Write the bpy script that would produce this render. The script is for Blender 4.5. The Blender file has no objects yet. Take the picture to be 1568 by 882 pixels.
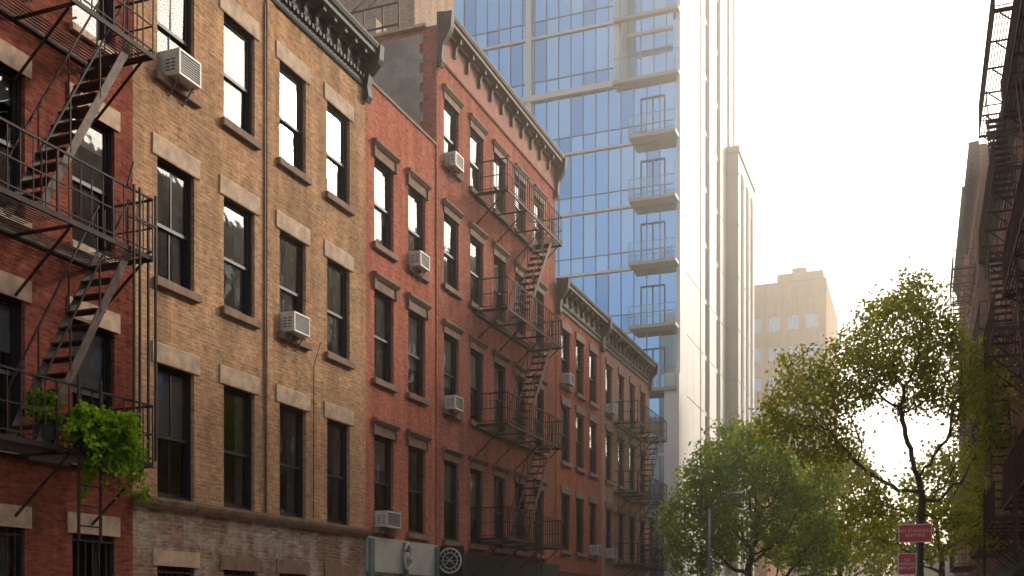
import bpy, math, random
import numpy as np
from mathutils import Vector, Matrix
random.seed(7); np.random.seed(7)
HAZE=0.0072
scene=bpy.context.scene
coll=scene.collection

# ------------------------------------------------------------ materials
def newmat(name):
    m=bpy.data.materials.new(name); m.use_nodes=True
    nt=m.node_tree; nt.nodes.clear()
    out=nt.nodes.new('ShaderNodeOutputMaterial')
    return m,nt,out
def N(nt,t,**kw):
    n=nt.nodes.new(t)
    for k,v in kw.items(): setattr(n,k,v)
    return n
def math_(nt,op,a,b):
    n=N(nt,'ShaderNodeMath',operation=op)
    for i,v in enumerate((a,b)):
        if v is None: continue
        if isinstance(v,(int,float)): n.inputs[i].default_value=v
        else: nt.links.new(v,n.inputs[i])
    return n.outputs[0]
def mixc(nt,fac,a,b,mode='MIX'):
    n=N(nt,'ShaderNodeMixRGB',blend_type=mode)
    for i,v in enumerate((fac,a,b)):
        if isinstance(v,(int,float)): n.inputs[i].default_value=v
        elif isinstance(v,tuple): n.inputs[i].default_value=(*v,1) if len(v)==3 else v
        else: nt.links.new(v,n.inputs[i])
    return n.outputs[0]
def ramp(nt,src,stops):
    r=N(nt,'ShaderNodeValToRGB'); e=r.color_ramp.elements
    while len(e)<len(stops): e.new(0.5)
    for i,(p,c) in enumerate(stops):
        e[i].position=p; e[i].color=(*c,1) if isinstance(c,tuple) else (c,c,c,1)
    nt.links.new(src,r.inputs[0]); return r.outputs[0]
def noise(nt,vec,scale,detail=3,rough=.55):
    n=N(nt,'ShaderNodeTexNoise'); n.inputs['Scale'].default_value=scale
    n.inputs['Detail'].default_value=detail; n.inputs['Roughness'].default_value=rough
    if vec is not None: nt.links.new(vec,n.inputs['Vector'])
    return n.outputs['Fac']

def mat_brick(name,c1,c2,mortar,dirt=0.35,patch=None,bumpd=0.012):
    m,nt,out=newmat(name)
    tc=N(nt,'ShaderNodeTexCoord').outputs['Object']
    sp=N(nt,'ShaderNodeSeparateXYZ'); nt.links.new(tc,sp.inputs[0])
    u=math_(nt,'ADD',sp.outputs[0],sp.outputs[1]); v=sp.outputs[2]
    cb=N(nt,'ShaderNodeCombineXYZ'); nt.links.new(u,cb.inputs[0]); nt.links.new(v,cb.inputs[1])
    br=N(nt,'ShaderNodeTexBrick'); nt.links.new(cb.outputs[0],br.inputs['Vector'])
    for k,x in (('Scale',1),('Mortar Size',.009),('Mortar Smooth',.4),('Bias',0),('Brick Width',.205),('Row Height',.069)):
        br.inputs[k].default_value=x
    br.inputs['Color1'].default_value=(*c1,1); br.inputs['Color2'].default_value=(*c2,1); br.inputs['Mortar'].default_value=(*mortar,1)
    cb2=N(nt,'ShaderNodeCombineXYZ'); nt.links.new(math_(nt,'MULTIPLY',u,5.5),cb2.inputs[0]); nt.links.new(math_(nt,'MULTIPLY',v,13.5),cb2.inputs[1])
    pb=noise(nt,cb2.outputs[0],1.0,4,.72)
    pbr=ramp(nt,pb,[(.28,.40),(.44,.88),(.6,1.12),(.75,1.42)])
    col=mixc(nt,1.0,br.outputs['Color'],pbr,'MULTIPLY')
    big=noise(nt,tc,.55,4,.6)
    bigr=ramp(nt,big,[(.3,1-dirt),(.55,1.0),(.75,1.14)])
    col=mixc(nt,1.0,col,bigr,'MULTIPLY')
    if patch:
        pn=ramp(nt,noise(nt,tc,1.15,6,.68),[(.46,0.0),(.58,1.0)])
        f=math_(nt,'MULTIPLY',pn,.75)
        col=mixc(nt,f,col,mixc(nt,1.0,patch,pbr,'MULTIPLY'))
    cb3=N(nt,'ShaderNodeCombineXYZ'); nt.links.new(math_(nt,'MULTIPLY',u,3.0),cb3.inputs[0]); nt.links.new(math_(nt,'MULTIPLY',v,.25),cb3.inputs[1])
    st=ramp(nt,noise(nt,cb3.outputs[0],1.0,3,.6),[(.32,.66),(.58,1.0)])
    col=mixc(nt,.85,col,mixc(nt,1.0,col,st,'MULTIPLY'))
    p=N(nt,'ShaderNodeBsdfDiffuse'); nt.links.new(col,p.inputs['Color'])
    h=math_(nt,'ADD',math_(nt,'MULTIPLY',br.outputs['Fac'],-1.0),math_(nt,'MULTIPLY',pb,1.8))
    b=N(nt,'ShaderNodeBump'); b.inputs['Strength'].default_value=1.0; b.inputs['Distance'].default_value=bumpd
    nt.links.new(h,b.inputs['Height']); nt.links.new(b.outputs[0],p.inputs['Normal'])
    nt.links.new(p.outputs[0],out.inputs[0]); return m

def mat_plain(name,c,rough=.8,var=.3,scale=3.0,metal=0,bump=.004,c2=None):
    m,nt,out=newmat(name)
    tc=N(nt,'ShaderNodeTexCoord').outputs['Object']
    n1=noise(nt,tc,scale,4,.62)
    if c2 is None: col=mixc(nt,1.0,c,ramp(nt,n1,[(.3,1-var),(.7,1+var*.5)]),'MULTIPLY')
    else: col=mixc(nt,ramp(nt,n1,[(.4,0.0),(.62,1.0)]),c,c2)
    p=N(nt,'ShaderNodeBsdfPrincipled'); nt.links.new(col,p.inputs['Base Color'])
    p.inputs['Roughness'].default_value=rough; p.inputs['Metallic'].default_value=metal
    if bump:
        b=N(nt,'ShaderNodeBump'); b.inputs['Strength'].default_value=.6; b.inputs['Distance'].default_value=bump
        nt.links.new(noise(nt,tc,scale*8,2),b.inputs['Height']); nt.links.new(b.outputs[0],p.inputs['Normal'])
    nt.links.new(p.outputs[0],out.inputs[0]); return m

def mat_glass(name,tint=(.78,.82,.84),refl=(.8,.84,.88),fac=.14,wav=.0015,fk=.8):
    m,nt,out=newmat(name)
    tr=N(nt,'ShaderNodeBsdfTransparent'); tr.inputs[0].default_value=(*tint,1)
    gl=N(nt,'ShaderNodeBsdfGlossy'); gl.inputs[0].default_value=(*refl,1); gl.inputs['Roughness'].default_value=.03
    tc=N(nt,'ShaderNodeTexCoord').outputs['Object']
    b=N(nt,'ShaderNodeBump'); b.inputs['Strength'].default_value=.5; b.inputs['Distance'].default_value=wav*4
    nt.links.new(noise(nt,tc,2.2,2),b.inputs['Height']); nt.links.new(b.outputs[0],gl.inputs['Normal'])
    lw=N(nt,'ShaderNodeLayerWeight'); lw.inputs[0].default_value=.25
    f=math_(nt,'ADD',math_(nt,'MULTIPLY',lw.outputs['Fresnel'],fk),fac)
    f=math_(nt,'MINIMUM',f,1.0)
    mx=N(nt,'ShaderNodeMixShader'); nt.links.new(f,mx.inputs[0]); nt.links.new(tr.outputs[0],mx.inputs[1]); nt.links.new(gl.outputs[0],mx.inputs[2])
    nt.links.new(mx.outputs[0],out.inputs[0]); return m

def mat_towerglass(name,base,refl,fac):
    m,nt,out=newmat(name)
    d=N(nt,'ShaderNodeBsdfDiffuse'); d.inputs[0].default_value=(*base,1)
    gl=N(nt,'ShaderNodeBsdfGlossy'); gl.inputs[0].default_value=(*refl,1); gl.inputs['Roughness'].default_value=.04
    tc=N(nt,'ShaderNodeTexCoord').outputs['Object']
    nn=noise(nt,tc,.35,3,.6)
    nt.links.new(mixc(nt,1.0,base,ramp(nt,nn,[(.35,.5),(.65,1.4)]),'MULTIPLY'),d.inputs[0])
    b=N(nt,'ShaderNodeBump'); b.inputs['Strength'].default_value=.4; b.inputs['Distance'].default_value=.03
    nt.links.new(noise(nt,tc,.6,2),b.inputs['Height']); nt.links.new(b.outputs[0],gl.inputs['Normal'])
    mx=N(nt,'ShaderNodeMixShader'); mx.inputs[0].default_value=fac
    nt.links.new(d.outputs[0],mx.inputs[1]); nt.links.new(gl.outputs[0],mx.inputs[2]); nt.links.new(mx.outputs[0],out.inputs[0]); return m

def mat_leaf(name,ca,cb_,cc,trans=.5,tm=(3.6,3.0,1.2)):
    m,nt,out=newmat(name)
    tc=N(nt,'ShaderNodeTexCoord').outputs['Object']
    a=noise(nt,tc,1.1,1); b=noise(nt,tc,9,0)
    f=math_(nt,'ADD',math_(nt,'MULTIPLY',a,.6),math_(nt,'MULTIPLY',b,.4))
    col=ramp(nt,f,[(.36,ca),(.5,cb_),(.64,cc)])
    d=N(nt,'ShaderNodeBsdfDiffuse'); nt.links.new(col,d.inputs[0])
    t=N(nt,'ShaderNodeBsdfTranslucent'); nt.links.new(mixc(nt,1.0,col,tm,'MULTIPLY'),t.inputs[0])
    mx=N(nt,'ShaderNodeMixShader'); mx.inputs[0].default_value=trans
    nt.links.new(d.outputs[0],mx.inputs[1]); nt.links.new(t.outputs[0],mx.inputs[2])
    nt.links.new(mx.outputs[0],out.inputs[0]); return m

M={}
M['tan']=mat_brick('tan_brick',(.70,.42,.24),(.60,.33,.175),(.60,.44,.31),.22,patch=(.47,.31,.20))
M['tanbase']=mat_brick('weathered_brick',(.46,.27,.18),(.28,.18,.13),(.45,.36,.29),.4,patch=(.57,.49,.42))
M['red']=mat_brick('red_brick_painted',(.60,.225,.155),(.54,.195,.135),(.51,.22,.165),.15,bumpd=.006)
M['red2']=mat_brick('red_brick',(.56,.21,.15),(.45,.17,.125),(.45,.25,.20),.25)
M['red3']=mat_brick('orange_red_brick',(.58,.19,.13),(.47,.155,.11),(.43,.23,.17),.2)
M['pink']=mat_brick('pink_brick',(.62,.37,.28),(.54,.31,.235),(.52,.37,.29),.2)
M['dkred']=mat_brick('dark_red_brick',(.41,.12,.08),(.28,.085,.06),(.28,.15,.12),.4)
M['brown']=mat_brick('brown_brick',(.46,.21,.15),(.35,.16,.115),(.38,.25,.2),.3)
M['beige']=mat_brick('beige_brick',(.55,.40,.30),(.50,.36,.27),(.5,.4,.32),.12)
M['stone']=mat_plain('lintel_stone',(.58,.42,.30),.85,.4,4)
M['brownst']=mat_plain('brownstone_trim',(.27,.17,.12),.85,.4,5)
M['black']=mat_plain('black_cornice_paint',(.035,.035,.033),.65,.4,5)
M['bronze']=mat_plain('bronze_cornice_paint',(.11,.08,.06),.7,.4,4)
M['friezered']=mat_plain('frieze_red_paint',(.34,.14,.10),.85,.3,3)
M['frame']=mat_plain('dark_window_frame',(.022,.023,.024),.5,.3,6,bump=0)
M['iron']=mat_plain('rusted_iron',(.022,.018,.016),.75,.4,6,c2=(.065,.034,.025))
M['rust']=mat_plain('rust_red_iron',(.05,.024,.018),.8,.4,6,c2=(.12,.045,.03))
M['steel']=mat_plain('weathered_stair_iron',(.18,.13,.105),.75,.4,9)
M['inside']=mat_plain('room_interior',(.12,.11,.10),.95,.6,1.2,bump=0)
M['shade']=mat_plain('roller_shade',(.52,.50,.46),.9,.12,2,bump=0)
M['curtain']=mat_plain('curtain_cloth',(.36,.35,.34),.95,.4,6,bump=0)
M['glass']=mat_glass('window_glass')
M['white']=mat_plain('ac_white_plastic',(.64,.63,.59),.5,.18,5)
M['grille']=mat_plain('ac_grille_dark',(.12,.12,.12),.5,.3,5)
M['roof']=mat_plain('roof_tar',(.09,.085,.08),.95,.3,1.5)
M['stucco']=mat_plain('grey_stucco',(.40,.36,.31),.95,.35,1.4,c2=(.27,.235,.205),bump=.01)
M['shopst']=mat_plain('storefront_stucco',(.50,.50,.45),.9,.2,1.8,c2=(.40,.42,.39),bump=.006)
M['teal']=mat_plain('teal_paint',(.12,.19,.18),.6,.3,3)
M['panel']=mat_plain('white_tower_panel',(.78,.75,.70),.6,.06,.6,bump=0)
M['greypanel']=mat_plain('grey_tower_panel',(.42,.39,.36),.6,.1,.5,bump=0)
M['mull']=mat_plain('mullion_metal',(.20,.31,.42),.5,.1,2,bump=0)
M['tg1']=mat_towerglass('tower_glass_blue',(.06,.19,.36),(.30,.62,.93),.76)
M['tg2']=mat_towerglass('tower_glass_pale',(.12,.29,.46),(.42,.73,.97),.70)
M['tg3']=mat_towerglass('tower_glass_deep',(.03,.10,.21),(.20,.46,.76),.76)
M['tg4']=mat_towerglass('slot_glass_dark',(.10,.10,.10),(.5,.55,.6),.12)
M['rail_glass']=mat_glass('balcony_glass',(.80,.9,.93),(.75,.9,.96),.08)
M['bark']=mat_plain('tree_bark',(.10,.075,.05),.95,.4,9,bump=.01)
M['leafA']=mat_leaf('linden_leaves',(.075,.125,.026),(.125,.185,.034),(.175,.23,.042),.64,(4.4,3.8,1.1))
M['leafB']=mat_leaf('honey_locust_leaves',(.11,.14,.022),(.165,.19,.03),(.22,.235,.04),.68,(4.0,3.5,1.1))
M['leafC']=mat_leaf('fern_leaves',(.07,.15,.015),(.15,.27,.02),(.25,.38,.03),.45,(1.8,1.7,.8))
M['asphalt']=mat_plain('asphalt',(.05,.05,.052),.9,.3,1.0)
M['ground']=mat_plain('ground_asphalt',(.07,.068,.065),.95,.3,.3)
M['walk']=mat_plain('concrete_pavement',(.40,.37,.33),.9,.25,1.2)
M['paint']=mat_plain('road_paint',(.7,.69,.65),.7,.25,4)
M['galv']=mat_plain('galvanised_steel',(.30,.31,.32),.45,.15,4,metal=.6)
M['signred']=mat_plain('sign_red',(.66,.07,.06),.5,.1,3,bump=0)
M['signwhite']=mat_plain('sign_white',(.72,.70,.68),.5,.05,3,bump=0)
M['pot']=mat_plain('plastic_planter',(.035,.03,.028),.7,.3,5)
M['lampglass']=mat_plain('lamp_lens',(.6,.6,.58),.3,.05,3,bump=0)

# ------------------------------------------------------------ mesh builder
class MB:
    def __init__(s): s.v=[]; s.f=[]
    def quad(s,*p):
        n=len(s.v); s.v+= [tuple(q) for q in p]; s.f.append(tuple(range(n,n+len(p))))
    def box(s,x0,x1,y0,y1,z0,z1):
        if x0>x1:x0,x1=x1,x0
        if y0>y1:y0,y1=y1,y0
        if z0>z1:z0,z1=z1,z0
        n=len(s.v)
        s.v+=[(x0,y0,z0),(x1,y0,z0),(x1,y1,z0),(x0,y1,z0),(x0,y0,z1),(x1,y0,z1),(x1,y1,z1),(x0,y1,z1)]
        for f in ((0,3,2,1),(4,5,6,7),(0,1,5,4),(1,2,6,5),(2,3,7,6),(3,0,4,7)): s.f.append(tuple(n+i for i in f))
    def bar(s,p,q,w,h=None):
        h=h or w; p=Vector(p); q=Vector(q); d=(q-p)
        if d.length<1e-5: return
        d.normalize(); up=Vector((0,0,1)) if abs(d.z)<.98 else Vector((0,1,0))
        a=d.cross(up).normalized(); b=a.cross(d).normalized()
        n=len(s.v)
        for c in (p,q):
            for sa,sb in ((-1,-1),(1,-1),(1,1),(-1,1)): s.v.append(tuple(c+a*sa*w/2+b*sb*h/2))
        for f in ((0,3,2,1),(4,5,6,7),(0,1,5,4),(1,2,6,5),(2,3,7,6),(3,0,4,7)): s.f.append(tuple(n+i for i in f))
    def tube(s,pts,rads,seg=8,cap=True):
        rings=[]
        for i,p in enumerate(pts):
            p=Vector(p)
            d=(Vector(pts[min(i+1,len(pts)-1)])-Vector(pts[max(i-1,0)])).normalized()
            up=Vector((0,0,1)) if abs(d.z)<.95 else Vector((0,1,0))
            a=d.cross(up).normalized(); b=a.cross(d)
            r=rads[i] if isinstance(rads,(list,tuple)) else rads
            n=len(s.v); rings.append(n)
            for k in range(seg):
                t=2*math.pi*k/seg; s.v.append(tuple(p+a*r*math.cos(t)+b*r*math.sin(t)))
        for i in range(len(rings)-1):
            for k in range(seg):
                k2=(k+1)%seg; s.f.append((rings[i]+k,rings[i]+k2,rings[i+1]+k2,rings[i+1]+k))
        if cap:
            s.f.append(tuple(rings[0]+k for k in range(seg))); s.f.append(tuple(rings[-1]+k for k in range(seg)))
    def poly_extr(s,A,B):
        n=len(s.v); k=len(A); s.v+=[tuple(a) for a in A]+[tuple(b) for b in B]
        s.f.append(tuple(range(n,n+k))); s.f.append(tuple(range(n+2*k-1,n+k-1,-1)))
        for i in range(k):
            j=(i+1)%k; s.f.append((n+i,n+j,n+k+j,n+k+i))
class Obj:
    def __init__(s,name,loc=(0,0,0)): s.name=name; s.loc=Vector(loc); s.parts={}
    def part(s,pn,mat):
        if pn not in s.parts: s.parts[pn]=(mat,MB())
        return s.parts[pn][1]
    def done(s,smooth=()):
        e=bpy.data.objects.new(s.name,None); e.location=s.loc; e.empty_display_size=.3; coll.objects.link(e)
        for pn,(mat,mb) in s.parts.items():
            if not mb.f: continue
            me=bpy.data.meshes.new(pn); L=s.loc
            me.from_pydata([(a-L.x,b-L.y,c-L.z) for a,b,c in mb.v],[],mb.f); me.update()
            me.materials.append(M[mat])
            if pn in smooth: me.polygons.foreach_set('use_smooth',[True]*len(me.polygons))
            o=bpy.data.objects.new(pn,me); coll.objects.link(o); o.parent=e
        return e

class F:
    def __init__(s,kind,c): s.k=kind; s.c=c
    def P(s,u,d,v):
        if s.k=='L': return (s.c+d,u,v)
        if s.k=='R': return (s.c-d,u,v)
        return (u,s.c-d,v)
    def box(s,mb,u0,u1,d0,d1,v0,v1):
        a=s.P(u0,d0,v0); b=s.P(u1,d1,v1); mb.box(a[0],b[0],a[1],b[1],a[2],b[2])
    def extr(s,mb,u0,u1,prof):
        mb.poly_extr([s.P(u0,d,v) for d,v in prof],[s.P(u1,d,v) for d,v in prof])
    def quad(s,mb,*p): mb.quad(*[s.P(*q) for q in p])

def wall(Fr,mb,u0,u1,v0,v1,holes,depth=.2):
    us=sorted({u0,u1,*[h[0] for h in holes],*[h[1] for h in holes]}); vs=sorted({v0,v1,*[h[2] for h in holes],*[h[3] for h in holes]})
    us=[u for u in us if u0-1e-6<=u<=u1+1e-6]; vs=[v for v in vs if v0-1e-6<=v<=v1+1e-6]
    for i in range(len(us)-1):
        for j in range(len(vs)-1):
            cu=(us[i]+us[i+1])/2; cv=(vs[j]+vs[j+1])/2
            if any(h[0]<cu<h[1] and h[2]<cv<h[3] for h in holes): continue
            Fr.quad(mb,(us[i],0,vs[j]),(us[i+1],0,vs[j]),(us[i+1],0,vs[j+1]),(us[i],0,vs[j+1]))
    for a,b,c,d in holes:
        for p,q in (((a,c),(b,c)),((b,c),(b,d)),((b,d),(a,d)),((a,d),(a,c))):
            Fr.quad(mb,(p[0],0,p[1]),(q[0],0,q[1]),(q[0],-depth,q[1]),(p[0],-depth,p[1]))

def window(Fr,o,u0,u1,v0,v1,muntin=False,split=.5):
    fr=o.part('window_frames','frame'); gl=o.part('window_glass','glass')
    t=.055; vm=v0+(v1-v0)*split
    for a,b in ((u0,u0+t),(u1-t,u1)): Fr.box(fr,a,b,-.20,-.07,v0,v1)
    Fr.box(fr,u0+t,u1-t,-.20,-.07,v1-t,v1); Fr.box(fr,u0+t,u1-t,-.20,-.06,v0,v0+.06)
    a,b=u0+t,u1-t; s=.04
    Fr.box(fr,a,b,-.165,-.10,vm-.028,vm+.028)
    for x0,x1 in ((a,a+s),(b-s,b)):
        Fr.box(fr,x0,x1,-.135,-.105,vm+.028,v1-t); Fr.box(fr,x0,x1,-.175,-.14,v0+.06,vm-.028)
    Fr.box(fr,a+s,b-s,-.135,-.105,v1-t-s,v1-t); Fr.box(fr,a+s,b-s,-.175,-.14,v0+.06,v0+.06+s*1.4)
    if muntin:
        m=(a+b)/2; Fr.box(fr,m-.011,m+.011,-.132,-.108,vm+.028,v1-t-s); Fr.box(fr,m-.011,m+.011,-.172,-.143,v0+.11,vm-.028)
    for z0,z1,dd in ((vm,v1-t,-.12),(v0+.06,vm,-.157)):
        e1=random.uniform(-.006,.006); e2=random.uniform(-.008,.008)
        Fr.quad(gl,(a,dd-e1,z0),(b,dd+e1-e2,z0),(b,dd+e1+e2,z1),(a,dd-e1+e2,z1))
    r=random.random()
    if r<.5:
        L=random.choice((.2,.35,.5,.5,.5,.65,.95))
        Fr.quad(o.part('window_shades','shade'),(a,-.21,v1-(v1-v0)*L),(b,-.21,v1-(v1-v0)*L),(b,-.21,v1),(a,-.21,v1))
    elif r<.88:
        cu=o.part('window_curtains','curtain'); w=(b-a)*random.uniform(.2,.45); k=8
        for s0,sg in ((a,1),(b,-1)):
            for i in range(k):
                x0=s0+sg*w*i/k; x1=s0+sg*w*(i+1)/k; d0=-.23-(i%2)*.03; d1=-.23-((i+1)%2)*.03
                Fr.quad(cu,(x0,d0,v0),(x1,d1,v0),(x1,d1,v1),(x0,d0,v1))

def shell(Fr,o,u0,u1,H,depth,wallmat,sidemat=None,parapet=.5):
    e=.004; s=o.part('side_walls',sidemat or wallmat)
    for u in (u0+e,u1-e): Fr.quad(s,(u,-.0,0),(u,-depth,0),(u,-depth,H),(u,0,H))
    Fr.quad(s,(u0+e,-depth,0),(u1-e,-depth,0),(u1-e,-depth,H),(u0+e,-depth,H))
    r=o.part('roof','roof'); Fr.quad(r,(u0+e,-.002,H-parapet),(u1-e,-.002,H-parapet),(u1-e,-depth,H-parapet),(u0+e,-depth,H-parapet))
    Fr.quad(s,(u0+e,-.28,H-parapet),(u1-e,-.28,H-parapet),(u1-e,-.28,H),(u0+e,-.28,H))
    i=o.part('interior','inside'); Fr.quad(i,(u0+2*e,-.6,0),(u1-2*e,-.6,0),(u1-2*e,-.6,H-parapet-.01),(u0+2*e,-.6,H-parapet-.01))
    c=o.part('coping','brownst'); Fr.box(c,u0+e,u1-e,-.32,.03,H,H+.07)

def cornice(Fr,o,u0,u1,v0,v1,proj,mat,spacing=.5,dent=True,endbig=1.0,frieze=None):
    mb=o.part('cornice',mat); h=v1-v0; fz=o.part('frieze',frieze or mat)
    Fr.extr(fz,u0,u1,[(0.002,v0),(.04,v0),(.06,v0+.04),(.04,v0+.09),(.04,v1-.342),(.002,v1-.342)])
    prof=[(.002,v1-.34),(.05,v1-.34),(.13,v1-.32),(.15,v1-.25),(proj-.07,v1-.21),(proj-.07,v1-.12),(proj-.03,v1-.10),(proj,v1-.03),(proj,v1+.005),(0.002,v1+.06)]
    Fr.extr(mb,u0,u1,prof)
    n=max(2,int((u1-u0)/spacing))
    def console(uc,w,hh,pr):
        top=v1-.215
        Fr.extr(mb,uc-w/2,uc+w/2,[(.035,top-hh),(.10,top-hh-.02),(.13,top-hh+.06),(.12,top-hh*.6),(pr*.6,top-hh*.38),(pr,top-hh*.28),(pr+.01,top),(.035,top)])
    for i in range(n+1):
        uc=u0+.12+(u1-u0-.24)*i/n; console(uc,.10,h*.42,proj-.14)
    if dent:
        k=int((u1-u0)/.14)
        for i in range(k):
            uc=u0+.07+i*(u1-u0-.1)/k; Fr.box(mb,uc,uc+.07,.042,.10,v0+.16,v0+.25)
    if endbig:
        for uc in (u0+.09,u1-.09):
            top=v1-.06; w=.16; dr=.22*endbig
            Fr.extr(mb,uc-w/2-.012,uc+w/2+.012,[(.03,v0-dr),(.10,v0-dr-.04),(.16,v0-dr+.08),(.13,v0),(.17,v0+h*.3),(proj-.06,v0+h*.55),(proj-.01,v0+h*.66),(proj+.02,top+.08),(.03,top+.08)])

def ac_unit(Fr,uc,v0,w=.52,h=.36,out=.27,dz=0):
    o=Obj('air_conditioner',Fr.P(uc,0,v0))
    b=o.part('casing','white'); g=o.part('grille','grille')
    u0,u1=uc-w/2,uc+w/2; v1=v0+h
    Fr.box(b,u0,u1,-.18,out-.03,v0,v1)
    t=.035
    Fr.box(b,u0,u1,out-.03,out,v0,v0+t);Fr.box(b,u0,u1,out-.03,out,v1-t,v1)
    Fr.box(b,u0,u0+t,out-.03,out,v0+t,v1-t);Fr.box(b,u1-t,u1,out-.03,out,v0+t,v1-t)
    Fr.box(g,u0+t,u1-t,out-.028,out-.02,v0+t,v1-t)
    k=9
    for i in range(1,k):
        vv=v0+t+(h-2*t)*i/k; Fr.box(b,u0+t,u1-t,out-.018,out-.004,vv-.004,vv+.004)
    for i in range(4):
        for j in range(2):
            vv=v0+.08+i*.055; dd=.03+j*.11
            Fr.box(g,u0-.004,u1+.004,dd,dd+.08,vv,vv+.022)
    i=o.part('support_bracket','galv')
    for u in (u0+.1,u1-.1):
        i.bar(Fr.P(u,.0,v0-.28),Fr.P(u,out*.7,v0-.015),.02)
    return o.done()

def bars_on(Fr,o,u0,u1,v0,v1,step=.13):
    mb=o.part('window_bars','iron'); n=int((u1-u0)/step)
    for i in range(n+1):
        u=u0+(u1-u0)*i/n; Fr.box(mb,u-.009,u+.009,-.045,-.027,v0,v1)
    for v in (v0+.1,(v0+v1)/2,v1-.1): Fr.box(mb,u0,u1,-.025,-.015,v-.015,v+.015)

# ------------------------------------------------------------ left row
XL=-11.5
Fr=F('L',XL)
o=Obj('brick_apartment_building',(XL,8,0))
u0,u1=1.5,13.28; cols=[1.75+1.733*i for i in range(0,7)]; cols=[c-.13 for c in cols]
W=.86
rows=[(3.95,5.98,.3),(7.08,9.08,.3),(10.25,12.25,.3),(13.4,15.2,.3)]
holes=[(c,c+W,a,b) for c in cols for a,b,_ in rows]+[(c,c+W,.9,2.86) for c in cols]
wall(Fr,o.part('brick_walls','dkred'),u0,u1,0,16.5,holes)
st=o.part('stone_trim','stone')
for c in cols:
    for a,b,l in rows:
        window(Fr,o,c,c+W,a,b); Fr.box(st,c-.1,c+W+.1,-.05,.025,b,b+l); Fr.box(st,c-.06,c+W+.06,-.07,.07,a-.1,a-.001)
    window(Fr,o,c,c+W,.9,2.86); bars_on(Fr,o,c,c+W,.9,2.86); Fr.box(st,c-.1,c+W+.1,-.05,.025,2.86,3.16)
shell(Fr,o,u0,u1,16.5,13,'dkred'); cornice(Fr,o,u0,u1,15.6,16.6,.5,'black')
o.done()

# 2. tan building
o=Obj('tan_brick_building',(XL,17,0))
u0,u1=13.28,20.72; cols=[13.85+1.745*i for i in range(4)]; W=.93
rows=[(3.56,5.74),(7.10,9.08),(10.42,12.33)]
holes=[(c,c+W,a,b) for c in cols for a,b in rows]
wall(Fr,o.part('brick_walls','tan'),u0,u1,3.4,14.0,holes)
gh=[(c+.0,c+W,1.0,2.46) for c in cols]
wall(Fr,o.part('base_brick','tanbase'),u0,u1,0,3.4,gh)
st=o.part('stone_trim','stone'); sb=o.part('belt_course','brownst')
for c in cols:
    for k,(a,b) in enumerate(rows):
        window(Fr,o,c,c+W,a,b,muntin=(c<14),split=.47)
        e=.13; h=.33
        Fr.extr(st,c-e,c+W+e,[(-.05,b),(.02,b),(.028,b+.02),(.028,b+h-.02),(.02,b+h),(-.05,b+h)])
        if k>0: Fr.box(sb,c-.1,c+W+.1,-.07,.09,a-.13,a-.001)
    window(Fr,o,c,c+W,1.0,2.46); bars_on(Fr,o,c,c+W,1.0,2.46)
    Fr.box(st if c<14 else sb,c-.12,c+W+.12,-.05,.025,2.46,2.72)
Fr.extr(sb,u0+.002,u1-.002,[(-.02,3.37),(.05,3.37),(.10,3.44),(.12,3.50),(.12,3.555),(.0,3.559),(-.02,3.559)])
pl=o.part('pilasters','tan'); Fr.box(pl,16.86,17.06,.001,.05,3.57,13.25)
wr=o.part('cables','frame')
wr.tube([Fr.P(16.82,.03,z) for z in (3.57,6,9,13.1)],.009,5)
wr.tube([Fr.P(18.5,.2,7.15),Fr.P(18.52,.03,6.7),Fr.P(18.5,.03,3.6)],.007,5)
shell(Fr,o,u0,u1,14.0,13,'tanbase'); cornice(Fr,o,u0+.02,u1+.02,13.3,14.15,.44,'black',.42,endbig=1.3)
o.done()
ac_unit(Fr,14.30,10.44,w=.56,h=.42,out=.3); ac_unit(Fr,17.70,7.12,w=.56,h=.38,out=.28)

# 3. low red painted
Fr=F('L',XL-.03)
o=Obj('red_painted_row_house',(XL,22.5,0))
u0,u1=20.72,24.40; cols=[21.17,22.87]; W=.94
rows=[(3.63,5.74),(7.0,9.03),(10.07,12.02)]
holes=[(c,c+W,a,b) for c in cols for a,b in rows]
wall(Fr,o.part('brick_walls','red'),u0,u1,3.42,13.6,holes)
shop=[(20.95,22.3,.5,2.55),(22.85,24.1,.12,2.55)]
wall(Fr,o.part('storefront_wall','shopst'),u0,u1,0,3.42,shop)
tr=o.part('hood_trim','brownst')
for c in cols:
    for a,b in rows:
        window(Fr,o,c,c+W,a,b)
        Fr.box(tr,c-.04,c+W+.04,-.05,.035,b,b+.22); Fr.extr(tr,c-.12,c+W+.12,[(-.03,b+.22),(.06,b+.22),(.13,b+.30),(.13,b+.35),(-.03,b+.38)])
        for cc in (c-.09,c+W+.02): Fr.box(tr,cc,cc+.07,.0,.07,b-.02,b+.218)
        Fr.box(tr,c-.1,c+W+.1,-.07,.09,a-.13,a-.001)
for a,b,c_,d_ in shop: window(Fr,o,a,b,c_,d_,split=.75)
Fr.box(o.part('storefront_fascia','shopst'),u0+.01,u1-.01,.0,.09,2.62,3.40)
tp=o.part('storefront_pilasters','teal')
for u in (20.74,22.42,24.16): Fr.box(tp,u,u+.2,.01,.14,0,3.36)
md=o.part('medallion','shopst')
ring=[Fr.P(22.52+.17*math.cos(t),.17,3.02+.30*math.sin(t)) for t in [i*2*math.pi/20 for i in range(21)]]
md.tube(ring,.04,8); 
md2=o.part('medallion_boss','stone'); md2.tube([Fr.P(22.52,.14,3.02),Fr.P(22.52,.18,3.02),Fr.P(22.52,.21,3.02)],[.13,.11,.03],14)
shell(Fr,o,u0,u1,13.6,13,'red')
o.done(smooth=('medallion',))
ac_unit(Fr,23.25,10.09); ac_unit(Fr,21.62,3.65,w=.7)

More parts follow.
